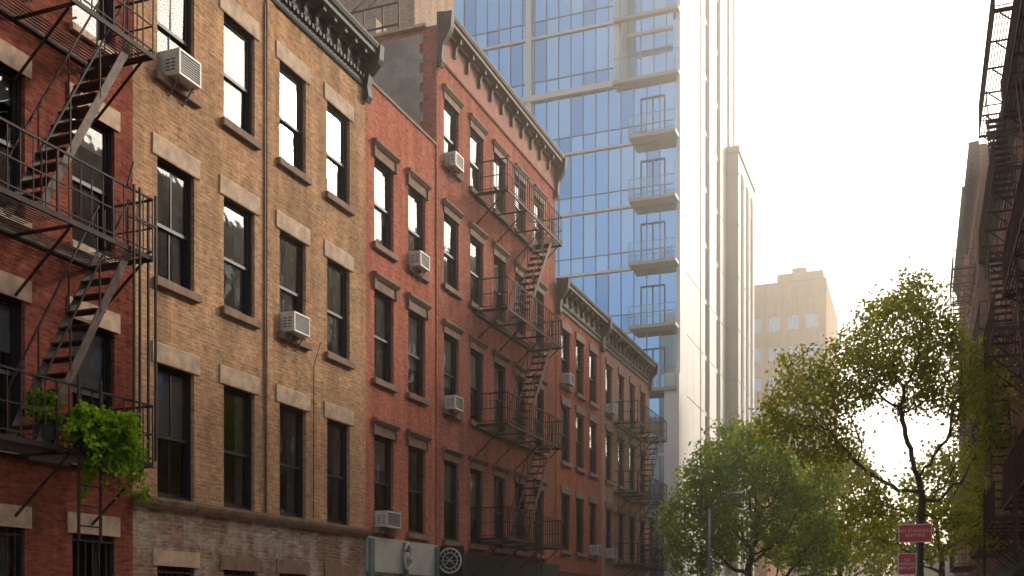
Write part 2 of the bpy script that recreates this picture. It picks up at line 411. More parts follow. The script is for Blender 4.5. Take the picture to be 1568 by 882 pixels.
# round blade sign
o=Obj('round_shop_sign',(-11.1,24.45,3.0))
bd=o.part('board','black'); bd.box(-11.52,-10.78,24.46,24.52,2.65,3.39)
for z in (2.8,3.3): bd.bar((-11.5,24.49,z),(-10.8,24.49,z),.02)
rg=o.part('ring','signwhite')
for r,w in ((.31,.022),(.20,.012)):
    rg.tube([(-11.15+r*math.cos(t),24.45,3.02+r*math.sin(t)) for t in [i*2*math.pi/28 for i in range(29)]],w,6)
for k in range(14):
    t=k*2*math.pi/14; rg.bar((-11.15+.23*math.cos(t),24.455,3.02+.23*math.sin(t)),(-11.15+.28*math.cos(t),24.455,3.02+.28*math.sin(t)),.03,.012)
for dx,dz,dx2,dz2 in ((-.12,-.1,.1,.12),(-.1,.1,.12,-.1),(-.14,0,.14,0)): rg.bar((-11.15+dx,24.45,3.02+dz),(-11.15+dx2,24.45,3.02+dz2),.035,.012)
o.done()

# 4. tall red
Fr=F('L',XL)
o=Obj('tall_red_brick_building',(XL,29,0))
u0,u1=24.40,33.78; cols=[24.85+1.71*i for i in range(5)]; W=.93
rows=[(3.58,5.66),(6.96,8.95),(10.2,12.05),(13.34,15.0)]
holes=[(c,c+W,a,b) for c in cols for a,b in rows]+[(24.8,26.6,.4,2.7),(26.9,28.0,.12,2.7),(28.4,30.4,.4,2.7),(30.7,33.3,.4,2.7)]
wall(Fr,o.part('brick_walls','red2'),u0,u1,0,16.6,holes)
tr=o.part('hood_trim','brownst')
for c in cols:
    for k,(a,b) in enumerate(rows):
        window(Fr,o,c,c+W,a,b)
        Fr.box(tr,c-.04,c+W+.04,-.05,.03,b,b+.18); Fr.extr(tr,c-.11,c+W+.11,[(-.03,b+.18),(.05,b+.18),(.12,b+.26),(.12,b+.31),(-.03,b+.34)])
        Fr.box(tr,c-.1,c+W+.1,-.07,.09,a-.13,a-.001)
for h in holes[-4:]: window(Fr,o,*h,split=.8)
Fr.box(o.part('storefront_fascia','black'),u0+.05,u1-.05,.0,.16,2.72,3.30)
shell(Fr,o,u0,u1,16.6,13,'red2'); cornice(Fr,o,u0+.02,u1+.02,15.85,16.95,.40,'bronze',.85,endbig=.9,frieze='friezered',dent=False)
sm=o.part('side_stucco','stucco')
for k in range(14):
    z0=13.0+k*.25; off=.36 if k%2 else .46
    if z0+.25>16.55: break
    sm.box(XL-8,XL-off,24.37,24.40,z0,z0+.25)
cp=o.part('side_coping','stone'); cp.box(XL-8,XL-.3,24.33,24.62,16.6+.075,16.75)
bk=o.part('stair_bulkhead','beige'); bk.box(-18.2,-14.9,30,33,16.1,24)
bk.box(-16.1,-15.3,28.2,29,16.1,19.6)
pr=o.part('roof_railing','iron')
for z in (17.3,17.9,18.5): pr.bar((-15.9,26,z),(-13.4,26,z),.04)
for x in (-15.9,-15.2,-14.5,-13.9,-13.4): pr.bar((x,26,16.1),(x,26,18.5),.04)
pr.bar((-14.9,26,18.5),(-14.4,26.8,19.6),.04); pr.bar((-14.4,26,18.5),(-14.0,26.8,19.6),.04)
o.done()
ac_unit(Fr,25.25,13.30,w=.52); ac_unit(Fr,25.23,6.98,w=.52)

# 5. far red
Fr=F('L',XL+.02)
def rowhouse(name,Fr,u0,u1,cols,W,rows,H,mat,cmat,base=2.9,depth=13,corn=.85,wmat='brownst',sp=.6,trim=True):
    o=Obj(name,Fr.P((u0+u1)/2,0,0))
    holes=[(c,c+W,a,b) for c in cols for a,b in rows]
    n=max(1,int((u1-u0)/2.6)); sw=(u1-u0-.4)/n
    sh=[(u0+.3+i*sw,u0+.3+i*sw+sw-.35,.3,base-.4) for i in range(n)]
    wall(Fr,o.part('brick_walls',mat),u0,u1,0,H,holes+sh)
    tr=o.part('window_trim',wmat)
    for c in cols:
        for a,b in rows:
            window(Fr,o,c,c+W,a,b)
            if trim:
                Fr.box(tr,c-.08,c+W+.08,-.05,.05,b,b+.26); Fr.box(tr,c-.1,c+W+.1,-.07,.09,a-.13,a-.001)
    for h in sh: window(Fr,o,*h,split=.8)
    Fr.box(o.part('storefront_fascia','black'),u0+.05,u1-.05,.0,.12,base-.35,base+.2)
    shell(Fr,o,u0,u1,H,depth,mat)
    if corn: cornice(Fr,o,u0+.02,u1-.02,H-corn+.1,H+.2,.42,cmat,sp)
    return o
R3=[(3.85,5.8),(6.9,8.85),(9.55,11.45)]
rowhouse('brick_row_house',Fr,33.80,39.22,[34.35,36.0,37.65],.93,R3,12.75,'red3','bronze').done()
ac_unit(Fr,34.75,9.57); ac_unit(Fr,38.1,3.87)
Fr=F('L',XL-.02)
rowhouse('pink_brick_row_house',Fr,39.24,47.1,[39.95,41.8,43.6,45.4],.93,R3,12.75,'pink','bronze').done()
ac_unit(Fr,40.4,3.87); ac_unit(Fr,40.4,9.57)
rowhouse('brick_corner_shop',F('L',-13.5),47.4,54.5,[48.2,50,51.8],.95,[(3.6,5.4)],6.4,'brown','bronze').done()

# ------------------------------------------------------------ fire escapes
def fire_escape(Fr,y0,y1,floors,depth,ytop,ybot,picket=.16,lastladder=True,extra=None,sw=.5,opening=1.4,toproof=None,mat='iron'):
    o=Obj('fire_escape',Fr.P((y0+y1)/2,0,floors[0]))
    ir=o.part('platforms',mat); rl=o.part('railings',mat); sr=o.part('stairs','steel' if mat=='iron' else mat); tr=o.part('treads',mat)
    sg=1 if ytop>ybot else -1
    dmid=depth-.12-sw
    for k,z in enumerate(floors):
        for d in (.03,depth): ir.bar(Fr.P(y0,d,z),Fr.P(y1,d,z),.03,.07)
        for u in (y0,y1): ir.bar(Fr.P(u,.03,z),Fr.P(u,depth,z),.03,.07)
        n=int(depth/.062)
        oa,ob=sorted((ytop-sg*.15,ytop-sg*(.15+opening)))
        for i in range(1,n):
            d=.03+(depth-.03)*i/n
            if k>0 and d>dmid-.03 and d<depth-.08:
                ir.bar(Fr.P(y0,d,z+.02),Fr.P(oa,d,z+.02),.022,.008) if oa>y0 else None
                ir.bar(Fr.P(ob,d,z+.02),Fr.P(y1,d,z+.02),.022,.008) if ob<y1 else None
            else: ir.bar(Fr.P(y0,d,z+.02),Fr.P(y1,d,z+.02),.022,.008)
        m=max(2,int((y1-y0)/1.2))
        for i in range(m+1):
            u=y0+.06+(y1-y0-.12)*i/m
            ir.bar(Fr.P(u,.0,z-.01),Fr.P(u,depth,z-.01),.03,.04)
            ir.bar(Fr.P(u,.0,z-.85),Fr.P(u,depth-.12,z-.04),.028,.028)
        H=.86
        for zz in (z+H,z+H*.52,z+.1):
            w=.028 if zz>z+.8 else .018
            rl.bar(Fr.P(y0,depth,zz),Fr.P(y1,depth,zz),w); 
            for u in (y0,y1): rl.bar(Fr.P(u,.02,zz),Fr.P(u,depth,zz),w)
        n=int((y1-y0)/picket)
        for i in range(n+1):
            u=y0+(y1-y0)*i/n; w=.014 if i%5 else .028
            j=random.uniform(-.012,.012)
            rl.bar(Fr.P(u,depth,z),Fr.P(u+j,depth,z+H),w)
        for u in (y0,y1):
            for i in range(1,int(depth/picket)):
                d=i*picket; rl.bar(Fr.P(u,d,z),Fr.P(u,d,z+H),.014)
        if k>0:
            zb=floors[k-1]+.03; T=z+.03
            for d in (dmid,dmid+sw):
                sr.bar(Fr.P(ytop,d,T),Fr.P(ybot,d,zb),.018,.12)
                a=Vector(Fr.P(ytop,d,T)); b=Vector(Fr.P(ybot,d,zb)); up=Vector((0,0,.72))
                rl.bar(a+up,b+up,.022)
                for f in (.02,.35,.68,.98):
                    p=a.lerp(b,f); rl.bar(p,p+up,.018)
            ns=int((T-zb)/.235)
            for i in range(1,ns):
                f=i/ns; u=ytop+(ybot-ytop)*f; zz=T+(zb-T)*f
                a=Fr.P(u-.10,dmid+.01,zz-.012); b=Fr.P(u+.10,dmid+sw-.01,zz+.012)
                tr.box(a[0],b[0],a[1],b[1],a[2],b[2])
    if lastladder:
        z=floors[0]; ul=ybot+sg*.5
        for u in (ul,ul+.4): rl.bar(Fr.P(u,depth+.05,z+1.0),Fr.P(u,depth+.05,z-1.2),.03)
        for i in range(8): rl.bar(Fr.P(ul,depth+.05,z+.9-i*.27),Fr.P(ul+.4,depth+.05,z+.9-i*.27),.02)
    if toproof:
        z=floors[-1]; ul=y1-.55
        for u in (ul,ul+.42):
            rl.tube([Fr.P(u,.28,z),Fr.P(u,.28,toproof+.7),Fr.P(u,.15,toproof+1.0),Fr.P(u,-.2,toproof+1.1),Fr.P(u,-.5,toproof+.95),Fr.P(u,-.55,toproof+.1)],.018,6)
        for i in range(int((toproof-z)/.3)): rl.bar(Fr.P(ul,.28,z+.3+i*.3),Fr.P(ul+.42,.28,z+.3+i*.3),.02)
    if extra: extra(o,Fr)
    return o.done()
Fr=F('L',XL)
def ex1(o,Fr):
    rl=o.part('guide_rods','iron')
    for u,d in ((12.0,1.13),(12.45,1.13),(12.12,1.13),(12.45,1.0)):
        rl.bar(Fr.P(u,d,3.9),Fr.P(u,d,7.75),.028)
    rl.bar(Fr.P(12.0,1.13,7.3),Fr.P(12.45,1.13,7.3),.025)
    for z in (6.85,9.8):
        rl.bar(Fr.P(11.9,1.1,z+.86),Fr.P(12.25,.9,z+1.35),.022)
fire_escape(Fr,6.6,12.45,[3.84,6.84,9.78,12.7],1.08,12.1,10.45,picket=.2,extra=ex1,opening=1.2,sw=.55)
fire_escape(Fr,26.8,31.5,[3.72,6.85,10.0,13.22],1.0,30.9,28.5,picket=.17)
fire_escape(F('L',XL-.02),41.1,46.2,[3.6,6.5,9.3],1.0,45.5,43.4,picket=.2,lastladder=False)

# ------------------------------------------------------------ right row
XR=2.6
FR=F('R',XR)
def cols_(a,b,w,sp):
    n=int((b-a-w-.6)/sp); off=(b-a-(n*sp+w))/2; return [a+off+i*sp for i in range(n+1)]
rowhouse('brown_brick_building',FR,6,34,cols_(6,34,1.0,1.9),1.0,[(4.0,6.1),(8.4,10.4),(11.9,13.9)],17.0,'brown','bronze',base=3.2,depth=10,corn=1.2).done()
rowhouse('brick_tenement_building',F('R',2.75),34.02,50.9,cols_(34,50.9,1.0,1.9),1.0,[(4.0,6.1),(7.6,9.6),(11.0,13.0),(14.2,15.9)],17.3,'red2','black',base=3.2,depth=10).done()
rowhouse('brick_tenement_building',F('R',2.4),50.92,62,cols_(50.9,62,1.0,1.9),1.0,[(4.0,6.1),(7.6,9.6),(11.0,13.0),(14.4,16.4),(17.8,19.8)],22.3,'brown','bronze',base=3.2,depth=9,corn=1.2).done()
rowhouse('brick_tenement_building',F('R',2.5),62.02,80,cols_(62,80,1.0,2.2),1.0,[(4.0,6.1),(7.6,9.6),(11.0,13.0),(14.4,16.4),(17.8,19.8)],24.5,'red2','bronze',base=3.2,depth=9,corn=1.2).done()
rowhouse('brick_tenement_building',F('R',3.2),94,140,cols_(94,140,1.2,3),1.2,[(4.0,6.1),(7.6,9.6)],12,'brown','bronze',base=3.2,depth=9,trim=False).done()
fire_escape(FR,26.2,33.0,[3.8,8.1,11.7,15.3],1.05,31.8,28.6,picket=.2,toproof=17.2,mat='rust')
fire_escape(FR,17,23.5,[3.8,8.1,11.7],1.05,22,19.0,picket=.2,mat='rust')
fire_escape(F('R',2.75),37,44,[3.8,7.4,10.8],1.0,43,40.5,picket=.25,lastladder=False,mat='rust')
fire_escape(F('R',2.4),53,59,[3.8,7.4,10.8,14.2,17.6],1.0,58,55.5,picket=.3,lastladder=False,mat='rust')

# ------------------------------------------------------------ glass tower
def tower():
    o=Obj('glass_tower',(-19,60,0)); YF=56.0; x0,x1=-27.5,-12.0; HT=62; S=3.4
    Fr=F('Y',YF); FR_=F('Y',YF+1.6)
    mu=o.part('mullions','mull'); wb=o.part('white_bands','panel')
    pw=.70
    z=30.6
    while z>0: z-=S
    floors=[z+S*i for i in range(0,20)]
    def glasspanel(Fq,a,b,c,d):
        k=random.choices(('tg1','tg2','tg3'),(6,3,1.8))[0]; mb=o.part('glass_'+k,k)
        e1=random.uniform(-.007,.007); e2=random.uniform(-.007,.007)
        Fq.quad(mb,(a,e1,c),(b,-e1+e2,c),(b,-e1-e2,d),(a,e1-e2,d))
    n=int((x1-.4-x0)/pw); pw=(x1-.4-x0)/n
    for zi,z in enumerate(floors):
        for i in range(n):
            a=x0+i*pw; b=a+pw; rec=(z>30 and a>-15.3)
            Fq=FR_ if rec else Fr
            glasspanel(Fq,a,b,max(z,0),z+.95); glasspanel(Fq,a,b,z+.95,z+S)
            Fq.box(mu,a-.018,a+.018,.0,.07,max(z,0)+.12,z+S-.12)
        xr=-15.35 if z>30 else x1-.4
        Fr.box(mu,x0,xr,.001,.05,z+.93,z+.97)
        Fr.box(wb,x0,xr,.0,.12,z-.065,z+.065)
        if z>30: FR_.box(mu,-15.3,x1-.4,.001,.05,z+.93,z+.97); FR_.box(wb,-15.3,x1-.4,.0,.12,z-.08,z+.08)
    for xc in (-20.6,-15.5): Fr.box(wb,xc-.15,xc+.15,.0,.2,24 if xc<-20 else 30.4,HT)
    for z in (30.6+S*k for k in (0,3,6)): Fr.box(wb,x0,-15.7,.02,.24,z-.16,z+.16)
    wb.quad((-15.32,YF,30.6),(-15.32,YF+1.6,30.6),(-15.32,YF+1.6,HT),(-15.32,YF,HT))
    wb.quad((-15.32,YF,30.55),(-12.0,YF,30.55),(-12.0,YF+1.6,30.55),(-15.32,YF+1.6,30.55))
    wb.box(x1-.2,x1,YF-.08,YF+1.7,0,HT)
    Fr.quad(o.part('glass_tg1','tg1'),(x1-.4,0,0),(x1-.2,0,0),(x1-.2,0,HT),(x1-.4,0,HT))
    rg=o.part('balcony_glass','rail_glass'); sl=o.part('balcony_slabs','greypanel'); dr=o.part('balcony_doors','frame'); hr=o.part('balcony_rails','mull')
    for k,z in enumerate(floors):
        if z<12 or z>36: continue
        out=1.0; a,b=-14.6,-12.05
        if z>30: 
            Fr.box(sl,-15.6,-12.0,.15,.5,z-.2,z-.02); Fr.quad(rg,(-15.6,.5,z),(-12,.5,z),(-12,.5,z+1.1),(-15.6,.5,z+1.1)); Fr.box(hr,-15.6,-12,.48,.52,z+1.1,z+1.13); continue
        Fr.box(sl,a,b,.13,out,z-.13,z+.05)
        for i in range(4):
            q=a+(b-a)*i/3; Fr.box(hr,q-.012,q+.012,out-.05,out-.02,z+.05,z+1.05)
        Fr.quad(rg,(a,out-.035,z+.06),(b,out-.035,z+.06),(b,out-.035,z+1.05),(a,out-.035,z+1.05))
        Fr.quad(rg,(a,.15,z+.06),(a,out-.04,z+.06),(a,out-.04,z+1.05),(a,.15,z+1.05))
        Fr.box(hr,a,b,out-.05,out-.02,z+1.05,z+1.08)
        for u in (-14.15,-13.5,-12.85): Fr.box(dr,u-.025,u+.025,.02,.09,z+.12,z+2.35)
        Fr.box(dr,-14.15,-12.85,.02,.09,z+2.31,z+2.37)
    bkq=o.part('side_backing','mull'); 
    sp=o.part('side_panels','panel')
    y0,y1=YF+1.7,75.0
    bkq.quad((x1-.3,y0,0),(x1-.3,y1,0),(x1-.3,y1,HT),(x1-.3,y0,HT))
    strips=[(61.4,61.7),(63.0,64.4),(66.7,68.1),(70.6,71.6),(73.0,73.7)]
    ys=[y0]+[q for s_ in strips for q in s_]+[y1]
    for i in range(0,len(ys),2):
        for z in floors:
            m=2 if ys[i+1]-ys[i]>2.5 else 1
            for j in range(m):
                a=ys[i]+(ys[i+1]-ys[i])*j/m; b=ys[i]+(ys[i+1]-ys[i])*(j+1)/m
                sp.box(x1-.25,x1-random.uniform(0,.004),a+.02,b-.02,max(0,z)+.03,z+S-.03)
    for (a,b) in strips:
        for z in floors:
            g=o.part('side_glass','tg4'); g.quad((x1-.22,a,z+.3),(x1-.22,b,z+.3),(x1-.22,b,z+S),(x1-.22,a,z+S))
            sp.box(x1-.25,x1-.16,a,b,z,z+.3)
            mu.box(x1-.22,x1-.17,(a+b)/2-.03,(a+b)/2+.03,z+.3,z+S)
    bd=o.part('body','greypanel'); bd.box(x0+.02,x1-.35,YF+1.75,74.9,0,HT-.2)
    bd.quad((x0,YF,0),(x0,YF+1.8,0),(x0,YF+1.8,HT),(x0,YF,HT))
    gp=o.part('service_wing','greypanel'); gp.box(-12.0+.01,-11.2,70.2,77.4,0,32)
    gp.box(-16,-12.01,75.02,77.4,0,32)
    for z in [S*i for i in range(1,10)]:
        mu.box(-11.2,-11.17,70.2,77.4,z-.03,z+.03); mu.box(-11.95,-11.2,70.17,70.2,z-.02,z+.02)
    sg=o.part('wing_glass','tg4')
    for a,b in ((71.4,72.3),(73.6,74.5),(75.6,76.4)): sg.box(-11.22,-11.16,a,b,3,31)
    gp.box(-12.01,-11.1,70.1,77.5,32,32.4)
    wb.box(-12.7,-11.9,55.2,55.85,0,14.4); 
    o.done()
tower()
def simple_tower(name,Fr,u0,u1,H,depth,mat,sx,sz,ww,wh,extra=None,z0=3):
    o=Obj(name,Fr.P((u0+u1)/2,0,0)); cols=cols_(u0,u1,ww,sx)
    rows=[]; z=z0
    while z+wh<H-1: rows.append((z,z+wh)); z+=sz
    holes=[(c,c+ww,a,b) for c in cols for a,b in rows]
    wall(Fr,o.part('walls',mat),u0,u1,0,H,holes,.25)
    for c in cols:
        for a,b in rows:
            Fr.quad(o.part('window_glass','tg3'),(c,-.2,a),(c+ww,-.2,a),(c+ww,-.2,b),(c,-.2,b))
            Fr.box(o.part('window_frames','panel'),c+ww/2-.04,c+ww/2+.04,-.19,-.1,a,b)
            Fr.box(o.part('sills','stone'),c-.1,c+ww+.1,-.1,.08,a-.15,a-.002)
    shell(Fr,o,u0,u1,H,depth,mat,parapet=.6)
    if extra: extra(o)
    o.done()
def exb(o):
    b=o.part('penthouse','beige'); b.box(-14.0,-9.4,113,122,34.6,37.0); b.box(-12.6,-11.2,114,118,37.0,37.8)
simple_tower('beige_apartment_tower',F('Y',112),-17.5,-9.0,35.8,16,'beige',1.9,3.1,1.15,1.5,exb)
simple_tower('office_tower',F('Y',62),-46,-28.5,52,14,'greypanel',2.2,3.4,1.5,2.0)
simple_tower('distant_apartment_building',F('Y',190),-30,-6,17,20,'beige',3.2,3.2,1.6,1.6)
simple_tower('distant_apartment_building',F('Y',210),-5,26,14,20,'brown',3.2,3.2,1.6,1.6)
simple_tower('brick_warehouse',F('L',-12),90,108,12,14,'red2',3.0,3.2,1.5,1.7)

# ------------------------------------------------------------ ground
o=Obj('ground'); o.part('ground_sheet','ground').quad((-800,-600,-.02),(800,-600,-.02),(800,1200,-.02),(-800,1200,-.02)); o.done()
o=Obj('road'); rd=o.part('carriageway','asphalt'); rd.quad((-7.6,-60,-.012),(-.55,-60,-.012),(-.55,300,-.012),(-7.6,300,-.012)); 
rd.quad((-60,80.5,-.008),(-7.7,80.5,-.008),(-7.7,89.5,-.008),(-60,89.5,-.008)) ; rd.quad((-.5,80.5,-.008),(60,80.5,-.008),(60,89.5,-.008),(-.5,89.5,-.008)); o.done()
o=Obj('road_markings'); mk=o.part('lines','paint')
for k in range(-10,26): mk.quad((-4.12,k*3.0,-.006),(-4.0,k*3.0,-.006),(-4.0,k*3.0+1.6,-.006),(-4.12,k*3.0+1.6,-.006))
for k in range(9): mk.quad((-7.2+k*.75,76.5,-.004),(-6.8+k*.75,76.5,-.004),(-6.8+k*.75,79.5,-.004),(-7.2+k*.75,79.5,-.004))
o.done()
for (a,b) in ((-60,80),(90,300)):
    for x0,x1,kx in ((-13.6,-7.75,-7.75),(-.4,3.3,-.55)):
        o=Obj('pavement',((x0+x1)/2,(a+b)/2,0)); pv=o.part('slabs','walk')
        y=a
        while y<b: 
            pv.box(x0,x1,y+.006,min(y+1.6,b)-.006,-.02,.12); y+=1.6
        o.part('kerb','stone').box(kx,kx+.15,a,b,-.02,.125); o.done()

# ------------------------------------------------------------ vegetation
Rv=np.array([.9326,.3608,0]); Fv=np.array([-.3608,.9326,0])
def leaves_mesh(centers,size,mb_name,mat,parent,loc,rs,droop=.0):
    n=len(centers)
    d=rs.normal(size=(n,3)); d[:,2]-=droop; d/=np.linalg.norm(d,axis=1)[:,None]
    e=rs.normal(size=(n,3)); s=np.cross(d,e); s/=np.linalg.norm(s,axis=1)[:,None]
    L=size*rs.uniform(.6,1.25,size=(n,1)); w=L*.34
    up=np.cross(s,d)
    a=centers; b=centers+d*L*.5+s*w+up*L*.06; c=centers+d*L; e_=centers+d*L*.5-s*w+up*L*.06
    V=np.stack([a,b,c,e_],1).reshape(-1,3)-np.array(loc)
    me=bpy.data.meshes.new(mb_name); me.vertices.add(4*n); me.vertices.foreach_set('co',V.ravel())
    me.loops.add(4*n); me.loops.foreach_set('vertex_index',np.arange(4*n)); me.polygons.add(n)
    me.polygons.foreach_set('loop_start',np.arange(0,4*n,4)); me.update(calc_edges=True); me.validate()
    me.materials.append(M[mat]); ob=bpy.data.objects.new(mb_name,me); coll.objects.link(ob); ob.parent=parent
def tree(name,base,trunk,lobes,nattr,leafsize,perleaf,mat,seed,step=.28,kill=.5,sigma=.22,tip=.011,twig=2.0,trunk_r=None):
    rs=np.random.RandomState(seed); base=np.array(base,float)
    vol=np.array([l[3]*l[4]*l[5]*(l[6] if len(l)>6 else 1) for l in lobes]); vol=vol/vol.sum()
    A=[]
    for _ in range(nattr):
        l=lobes[rs.choice(len(lobes),p=vol)]
        v=rs.normal(size=3); v/=np.linalg.norm(v); v*=rs.uniform(.25,1)**(1/2.2)
        A.append(base+Rv*(l[0]+v[0]*l[3])+Fv*(l[1]+v[1]*l[4])+np.array([0,0,l[2]+v[2]*l[5]]))
    A=np.array(A)
    P=[base+Rv*t[0]+Fv*t[1]+np.array([0,0,t[2]]) for t in trunk]; par=[-1]+list(range(len(P)-1))
    nd=np.full(len(A),1e9); ni=np.zeros(len(A),int); alive=np.ones(len(A),bool)
    for i,p in enumerate(P):
        dd=np.linalg.norm(A-p,axis=1); m=dd<nd; nd[m]=dd[m]; ni[m]=i
    for it in range(70):
        idx=np.where(alive)[0]
        if len(idx)==0: break
        acc={}
        for i in idx:
            k=ni[i]; v=(A[i]-P[k]); v=v/(np.linalg.norm(v)+1e-9); acc[k]=acc.get(k,0)+v
        for k,v in acc.items():
            v=v/(np.linalg.norm(v)+1e-6)+rs.normal(size=3)*.22+np.array([0,0,.06]); v/=np.linalg.norm(v)
            q=P[k]+v*step; P.append(q); par.append(k); j=len(P)-1
            dd=np.linalg.norm(A-q,axis=1); m=dd<nd; nd[m]=dd[m]; ni[m]=j
        alive&=nd>kill
        if len(P)>9000: break
    n=len(P); P=np.array(P); child=[[] for _ in range(n)]
    for i in range(1,n): child[par[i]].append(i)
    r=np.zeros(n); ex=2.15
    for i in range(n-1,-1,-1):
        r[i]=tip if not child[i] else (sum(r[c]**ex for c in child[i]))**(1/ex)
    if trunk_r: 
        s=trunk_r/r[0]; r=np.where(r>tip*1.5, tip+(r-tip)*s, r)
    o=Obj(name,tuple(base)); mb=o.part('trunk_and_limbs','bark')
    for i in range(1,n):
        p=P[par[i]]; q=P[i]; ra=min(r[par[i]],r[i]*1.35); rb=r[i]
        if par[i]==0: ra=r[0]*1.3
        mb.tube([tuple(p),tuple(q+(q-p)*.08)],[ra,rb],7 if rb>.05 else 4,cap=False)
    e=o.done(smooth=('trunk_and_limbs',))
    tips=np.array([i for i in range(n) if r[i]<tip*twig])
    C=np.repeat(P[tips],perleaf,axis=0)+rs.normal(size=(len(tips)*perleaf,3))*sigma
    leaves_mesh(C,leafsize,'leaves',mat,e,base,rs,.5)
    print(name,'nodes',n,'leaves',len(C))
tree('street_tree',(-6.75,45.6,.1),[(0,0,0),(.05,0,1.2),(0,.1,2.4),(-.1,0,3.2)],
     [(-.2,0,6.8,2.6,2.4,3.0),(-2.3,0,5.0,1.7,1.8,2.2),(1.9,0,5.4,1.9,1.8,2.3),(.4,0,8.6,1.3,1.3,1.2),(-1.7,0,7.6,1.4,1.5,1.4),(3.1,.3,4.2,1.3,1.5,1.8),(2.6,0,7.2,1.2,1.4,1.2)],
     1500,.18,30,'leafA',3,step=.3,kill=.38,sigma=.25,trunk_r=.18,twig=2.2)
tree('street_tree',(0,30,.1),[(.02,0,0),(.03,0,1.5),(-.03,0,3.0),(.02,0,4.2),(.05,0,4.6)],
     [(-.5,0,8.9,1.5,1.4,1.3),(-.2,0,9.9,.85,.8,.65),(-1.9,-.2,7.8,1.3,1.2,1.0),(-3.0,0,7.1,1.2,1.1,1.05),(-3.8,0,6.7,.65,.8,.7),(1.0,.2,7.9,1.1,1.2,1.15),(1.5,0,6.3,.8,1.1,1.0),(1.9,.2,7.3,.6,.9,.9),(-2.4,.3,6.1,1.1,1.1,.6),(.3,0,7.2,.9,1.1,.7,.6),(-1.4,0,4.2,.9,1.1,1.0,.7),(.9,.2,4.4,.7,1.0,.9,.7),(-3.4,0,8.2,.5,.5,.4),(1.7,0,4.2,.5,.8,1.1,.8)],
     1550,.118,36,'leafB',21,step=.2,kill=.30,sigma=.175,tip=.007,trunk_r=.10,twig=2.0)
tree('street_tree',(-4.4,62,.1),[(0,0,0),(.05,0,1.5),(0,0,3.0)],
     [(0,0,7.2,3.0,3,3.2),(-2.2,0,5.5,2,2,2),(2.4,0,5.2,2,2,2.2),(.6,0,9.8,1.6,1.6,1.4)],
     550,.28,32,'leafB',5,step=.45,kill=.65,sigma=.36,trunk_r=.2)
tree('street_tree',(.9,52,.1),[(0,0,0),(.05,0,1.5),(0,0,3.0)],
     [(0,0,6.5,2.0,2,2.8),(-1.2,0,5.0,1.3,2,1.6),(1.0,0,8.2,1.3,1.4,1.4)],
     380,.22,28,'leafB',6,step=.4,kill=.55,sigma=.3,trunk_r=.16)

# potted plant
rs=np.random.RandomState(4)
o=Obj('potted_plant',(-10.5,11.2,3.9)); pt=o.part('planter','pot')
pt.tube([(-10.62,11.35,3.87),(-10.62,11.35,3.92),(-10.62,11.35,4.14),(-10.62,11.35,4.16)],[.13,.15,.19,.2],16)
pt.tube([(-10.6,10.6,3.87),(-10.6,10.6,4.1),(-10.6,10.6,4.12)],[.11,.15,.16],16)
pt.box(-10.38,-10.18,11.0,11.8,3.86,4.05)
stm=o.part('stems','bark')
C=[]
for (cx,cy,cz,n,sp,drp) in ((-10.3,11.5,4.12,170,.52,1.25),(-10.6,10.6,4.15,40,.28,.15),(-10.3,11.05,4.12,80,.42,.6)):
    for k in range(n):
        a=rs.uniform(0,2*math.pi); R_=sp*rs.uniform(.2,1.0); h=rs.uniform(.05,.36)*(1.2 if drp<.3 else 1)
        end=np.array([cx+R_*math.cos(a)*.75,cy+R_*math.sin(a),cz+h-drp*rs.uniform(0,1)*(R_/sp)**1.5])
        st0=np.array([cx,cy,cz]); mid=(st0+end)/2+np.array([0,0,.16])
        last=None
        for t in np.linspace(0.15,1,11):
            p=(1-t)**2*st0+2*t*(1-t)*mid+t*t*end; 
            for q in range(4): C.append(p+rs.normal(size=3)*.028)
            if last is not None: stm.bar(tuple(last),tuple(p),.005)
            last=p
e=o.done(); leaves_mesh(np.array(C),.08,'foliage','leafC',e,(-10.5,11.2,3.9),rs,.3)
o=Obj('weed_plant',(-11.4,13.35,3.4)); o.part('stems','bark').bar((-11.5,13.3,3.4),(-11.35,13.35,3.6),.008); e=o.done()
leaves_mesh(np.array([-11.36,13.36,3.55])+rs.normal(size=(90,3))*np.array([.06,.09,.1]),.07,'foliage','leafC',e,(-11.4,13.35,3.4),rs,.3)

# ------------------------------------------------------------ street lamp and signs
o=Obj('street_lamp',(-7.4,39.6,.12)); b=(-7.4,39.6)
p=o.part('pole','galv'); p.tube([(b[0],b[1],z) for z in (.12,.5,.52,3,5.6)],[.13,.12,.085,.07,.05],12)
arm=[(b[0]+t*.8,b[1],5.55+.55*math.sin(t*math.pi/2)) for t in np.linspace(0,1,9)]
p.tube([(b[0],b[1],5.3),(b[0],b[1],5.5)]+arm[1:],.03,8)
hd=o.part('lamp_head','galv'); x=b[0]+.8
hd.tube([(x-.05,b[1],6.1),(x+.08,b[1],6.12),(x+.25,b[1],6.12),(x+.4,b[1],6.09),(x+.45,b[1],6.07)],[.035,.055,.075,.055,.02],12)
o.part('lens','lampglass').tube([(x+.1,b[1],6.06),(x+.22,b[1],6.045),(x+.34,b[1],6.06)],[.03,.055,.03],10)
o.part('base','galv').box(b[0]-.17,b[0]+.17,b[1]-.17,b[1]+.17,.12,.3)
o.done(smooth=('pole','lamp_head'))

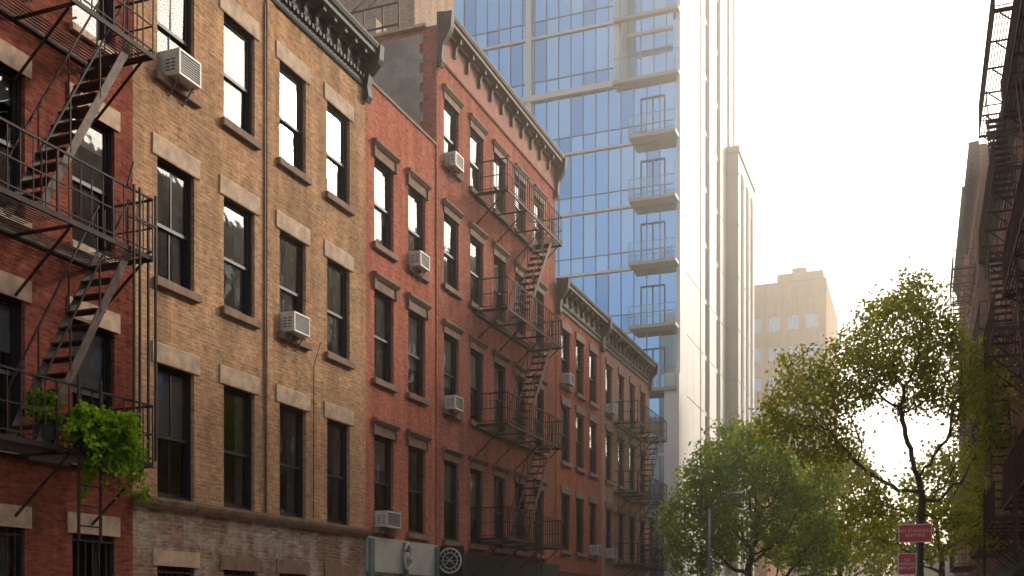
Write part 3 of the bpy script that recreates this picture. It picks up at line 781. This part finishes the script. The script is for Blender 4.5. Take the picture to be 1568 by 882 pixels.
o=Obj('traffic_sign',(-.06,21.4,.12)); 
o.part('post','galv').tube([(-.06,21.42,.12),(-.06,21.42,3.5)],.03,8)
e=o.done()
def plate(cx,cz,w,h,lines,size):
    y=21.37; bev=.03
    pts=[]
    for (sx,sz,a0) in ((1,1,0),(-1,1,90),(-1,-1,180),(1,-1,270)):
        for k in range(4):
            a=math.radians(a0+k*30); pts.append((cx+sx*(w/2-bev)+bev*math.cos(a), cz+sz*(h/2-bev)+bev*math.sin(a)))
    def add(nm,pp,y0,y1,mat):
        m=MB(); m.poly_extr([(a,y0,b) for a,b in pp],[(a,y1,b) for a,b in pp])
        me=bpy.data.meshes.new(nm); me.from_pydata([(a+.06,b-21.4,c-.12) for a,b,c in m.v],[],m.f); me.materials.append(M[mat])
        q=bpy.data.objects.new(nm,me); coll.objects.link(q); q.parent=e
    add('plate_border',pts,y,y+.004,'signwhite')
    s=[(cx+(a-cx)*(1-.04/w*.9),cz+(b-cz)*(1-.04/h*.9)) for a,b in pts]
    add('plate_face',s,y-.003,y-.0005,'signred')
    for i,t in enumerate(lines):
        cu=bpy.data.curves.new('lettering','FONT'); cu.body=t; cu.size=size; cu.align_x='CENTER'; cu.align_y='CENTER'; cu.extrude=.001
        q=bpy.data.objects.new('lettering',cu); coll.objects.link(q); q.parent=e; cu.materials.append(M['signwhite'])
        q.rotation_euler=(math.pi/2,0,0); q.location=(cx+.06,y-.005-21.4,cz-.12+(len(lines)/2-.5-i)*size*1.05)
plate(-.10,3.2,.60,.35,['NO STANDING','ANYTIME'],.085)
plate(-.24,2.62,.34,.42,['NO','PARKING','8AM-6PM'],.075)

# ------------------------------------------------------------ haze
m,nt,out=newmat('street_haze'); vs=N(nt,'ShaderNodeVolumeScatter'); vs.inputs['Density'].default_value=HAZE; vs.inputs['Anisotropy'].default_value=.65
vs.inputs['Color'].default_value=(1,.89,.71,1); nt.links.new(vs.outputs[0],out.inputs['Volume'])
o=Obj('haze',(0,80,0)); M['haze']=m; o.part('air_volume','haze').box(-50,50,14,140,-1,64); o.done()

# ------------------------------------------------------------ light
AZ,EL=32,24
w=bpy.data.worlds.new('World'); scene.world=w; w.use_nodes=True
nt=w.node_tree; nt.nodes.clear(); out=nt.nodes.new('ShaderNodeOutputWorld'); bg=nt.nodes.new('ShaderNodeBackground'); sk=nt.nodes.new('ShaderNodeTexSky')
sk.sky_type='NISHITA'; sk.sun_disc=False; sk.sun_elevation=math.radians(EL); sk.sun_rotation=math.radians(AZ); sk.dust_density=5.0; sk.air_density=1.0; sk.ozone_density=1.0
hz=nt.nodes.new('ShaderNodeMixRGB'); hz.blend_type='ADD'; hz.inputs[0].default_value=1.0; hz.inputs[2].default_value=(2.6,2.4,2.1,1)
nt.links.new(sk.outputs[0],hz.inputs[1])
# broad warm hazy-sun glow added over the sky colour, centred off the sun lamp
tcw=nt.nodes.new('ShaderNodeTexCoord'); dt=nt.nodes.new('ShaderNodeVectorMath'); dt.operation='DOT_PRODUCT'
ga,ge=math.radians(20),math.radians(18); dt.inputs[1].default_value=(math.sin(ga)*math.cos(ge),math.cos(ga)*math.cos(ge),math.sin(ge))
nt.links.new(tcw.outputs['Generated'],dt.inputs[0])
mxn=math_(nt,'MAXIMUM',dt.outputs['Value'],0.0); pw_=math_(nt,'POWER',mxn,2.5)
glow=mixc(nt,1.0,(15.0,11.5,7.6),pw_,'MULTIPLY')
ad=mixc(nt,1.0,hz.outputs[0],glow,'ADD')
bg.inputs[1].default_value=.15; nt.links.new(ad,bg.inputs[0]); nt.links.new(bg.outputs[0],out.inputs[0])
sd=bpy.data.lights.new('sun','SUN'); sd.energy=5.0; sd.angle=math.radians(4); sd.color=(1,.83,.60)
so=bpy.data.objects.new('sun',sd); coll.objects.link(so); so.location=(10,40,60)
dv=Vector((math.sin(math.radians(AZ))*math.cos(math.radians(EL)),math.cos(math.radians(AZ))*math.cos(math.radians(EL)),math.sin(math.radians(EL))))
so.rotation_euler=dv.to_track_quat('Z','Y').to_euler()

# ------------------------------------------------------------ camera
cam=bpy.data.cameras.new('camera'); co=bpy.data.objects.new('camera',cam); coll.objects.link(co)
co.location=(0,0,1.7); co.rotation_euler=(math.radians(90),0,math.radians(21.15))
cam.sensor_width=36; cam.lens=37.15; cam.shift_y=497/1568; cam.clip_start=.1; cam.clip_end=3000
scene.camera=co
scene.view_settings.view_transform='Standard'; scene.view_settings.look='None'; scene.view_settings.exposure=0
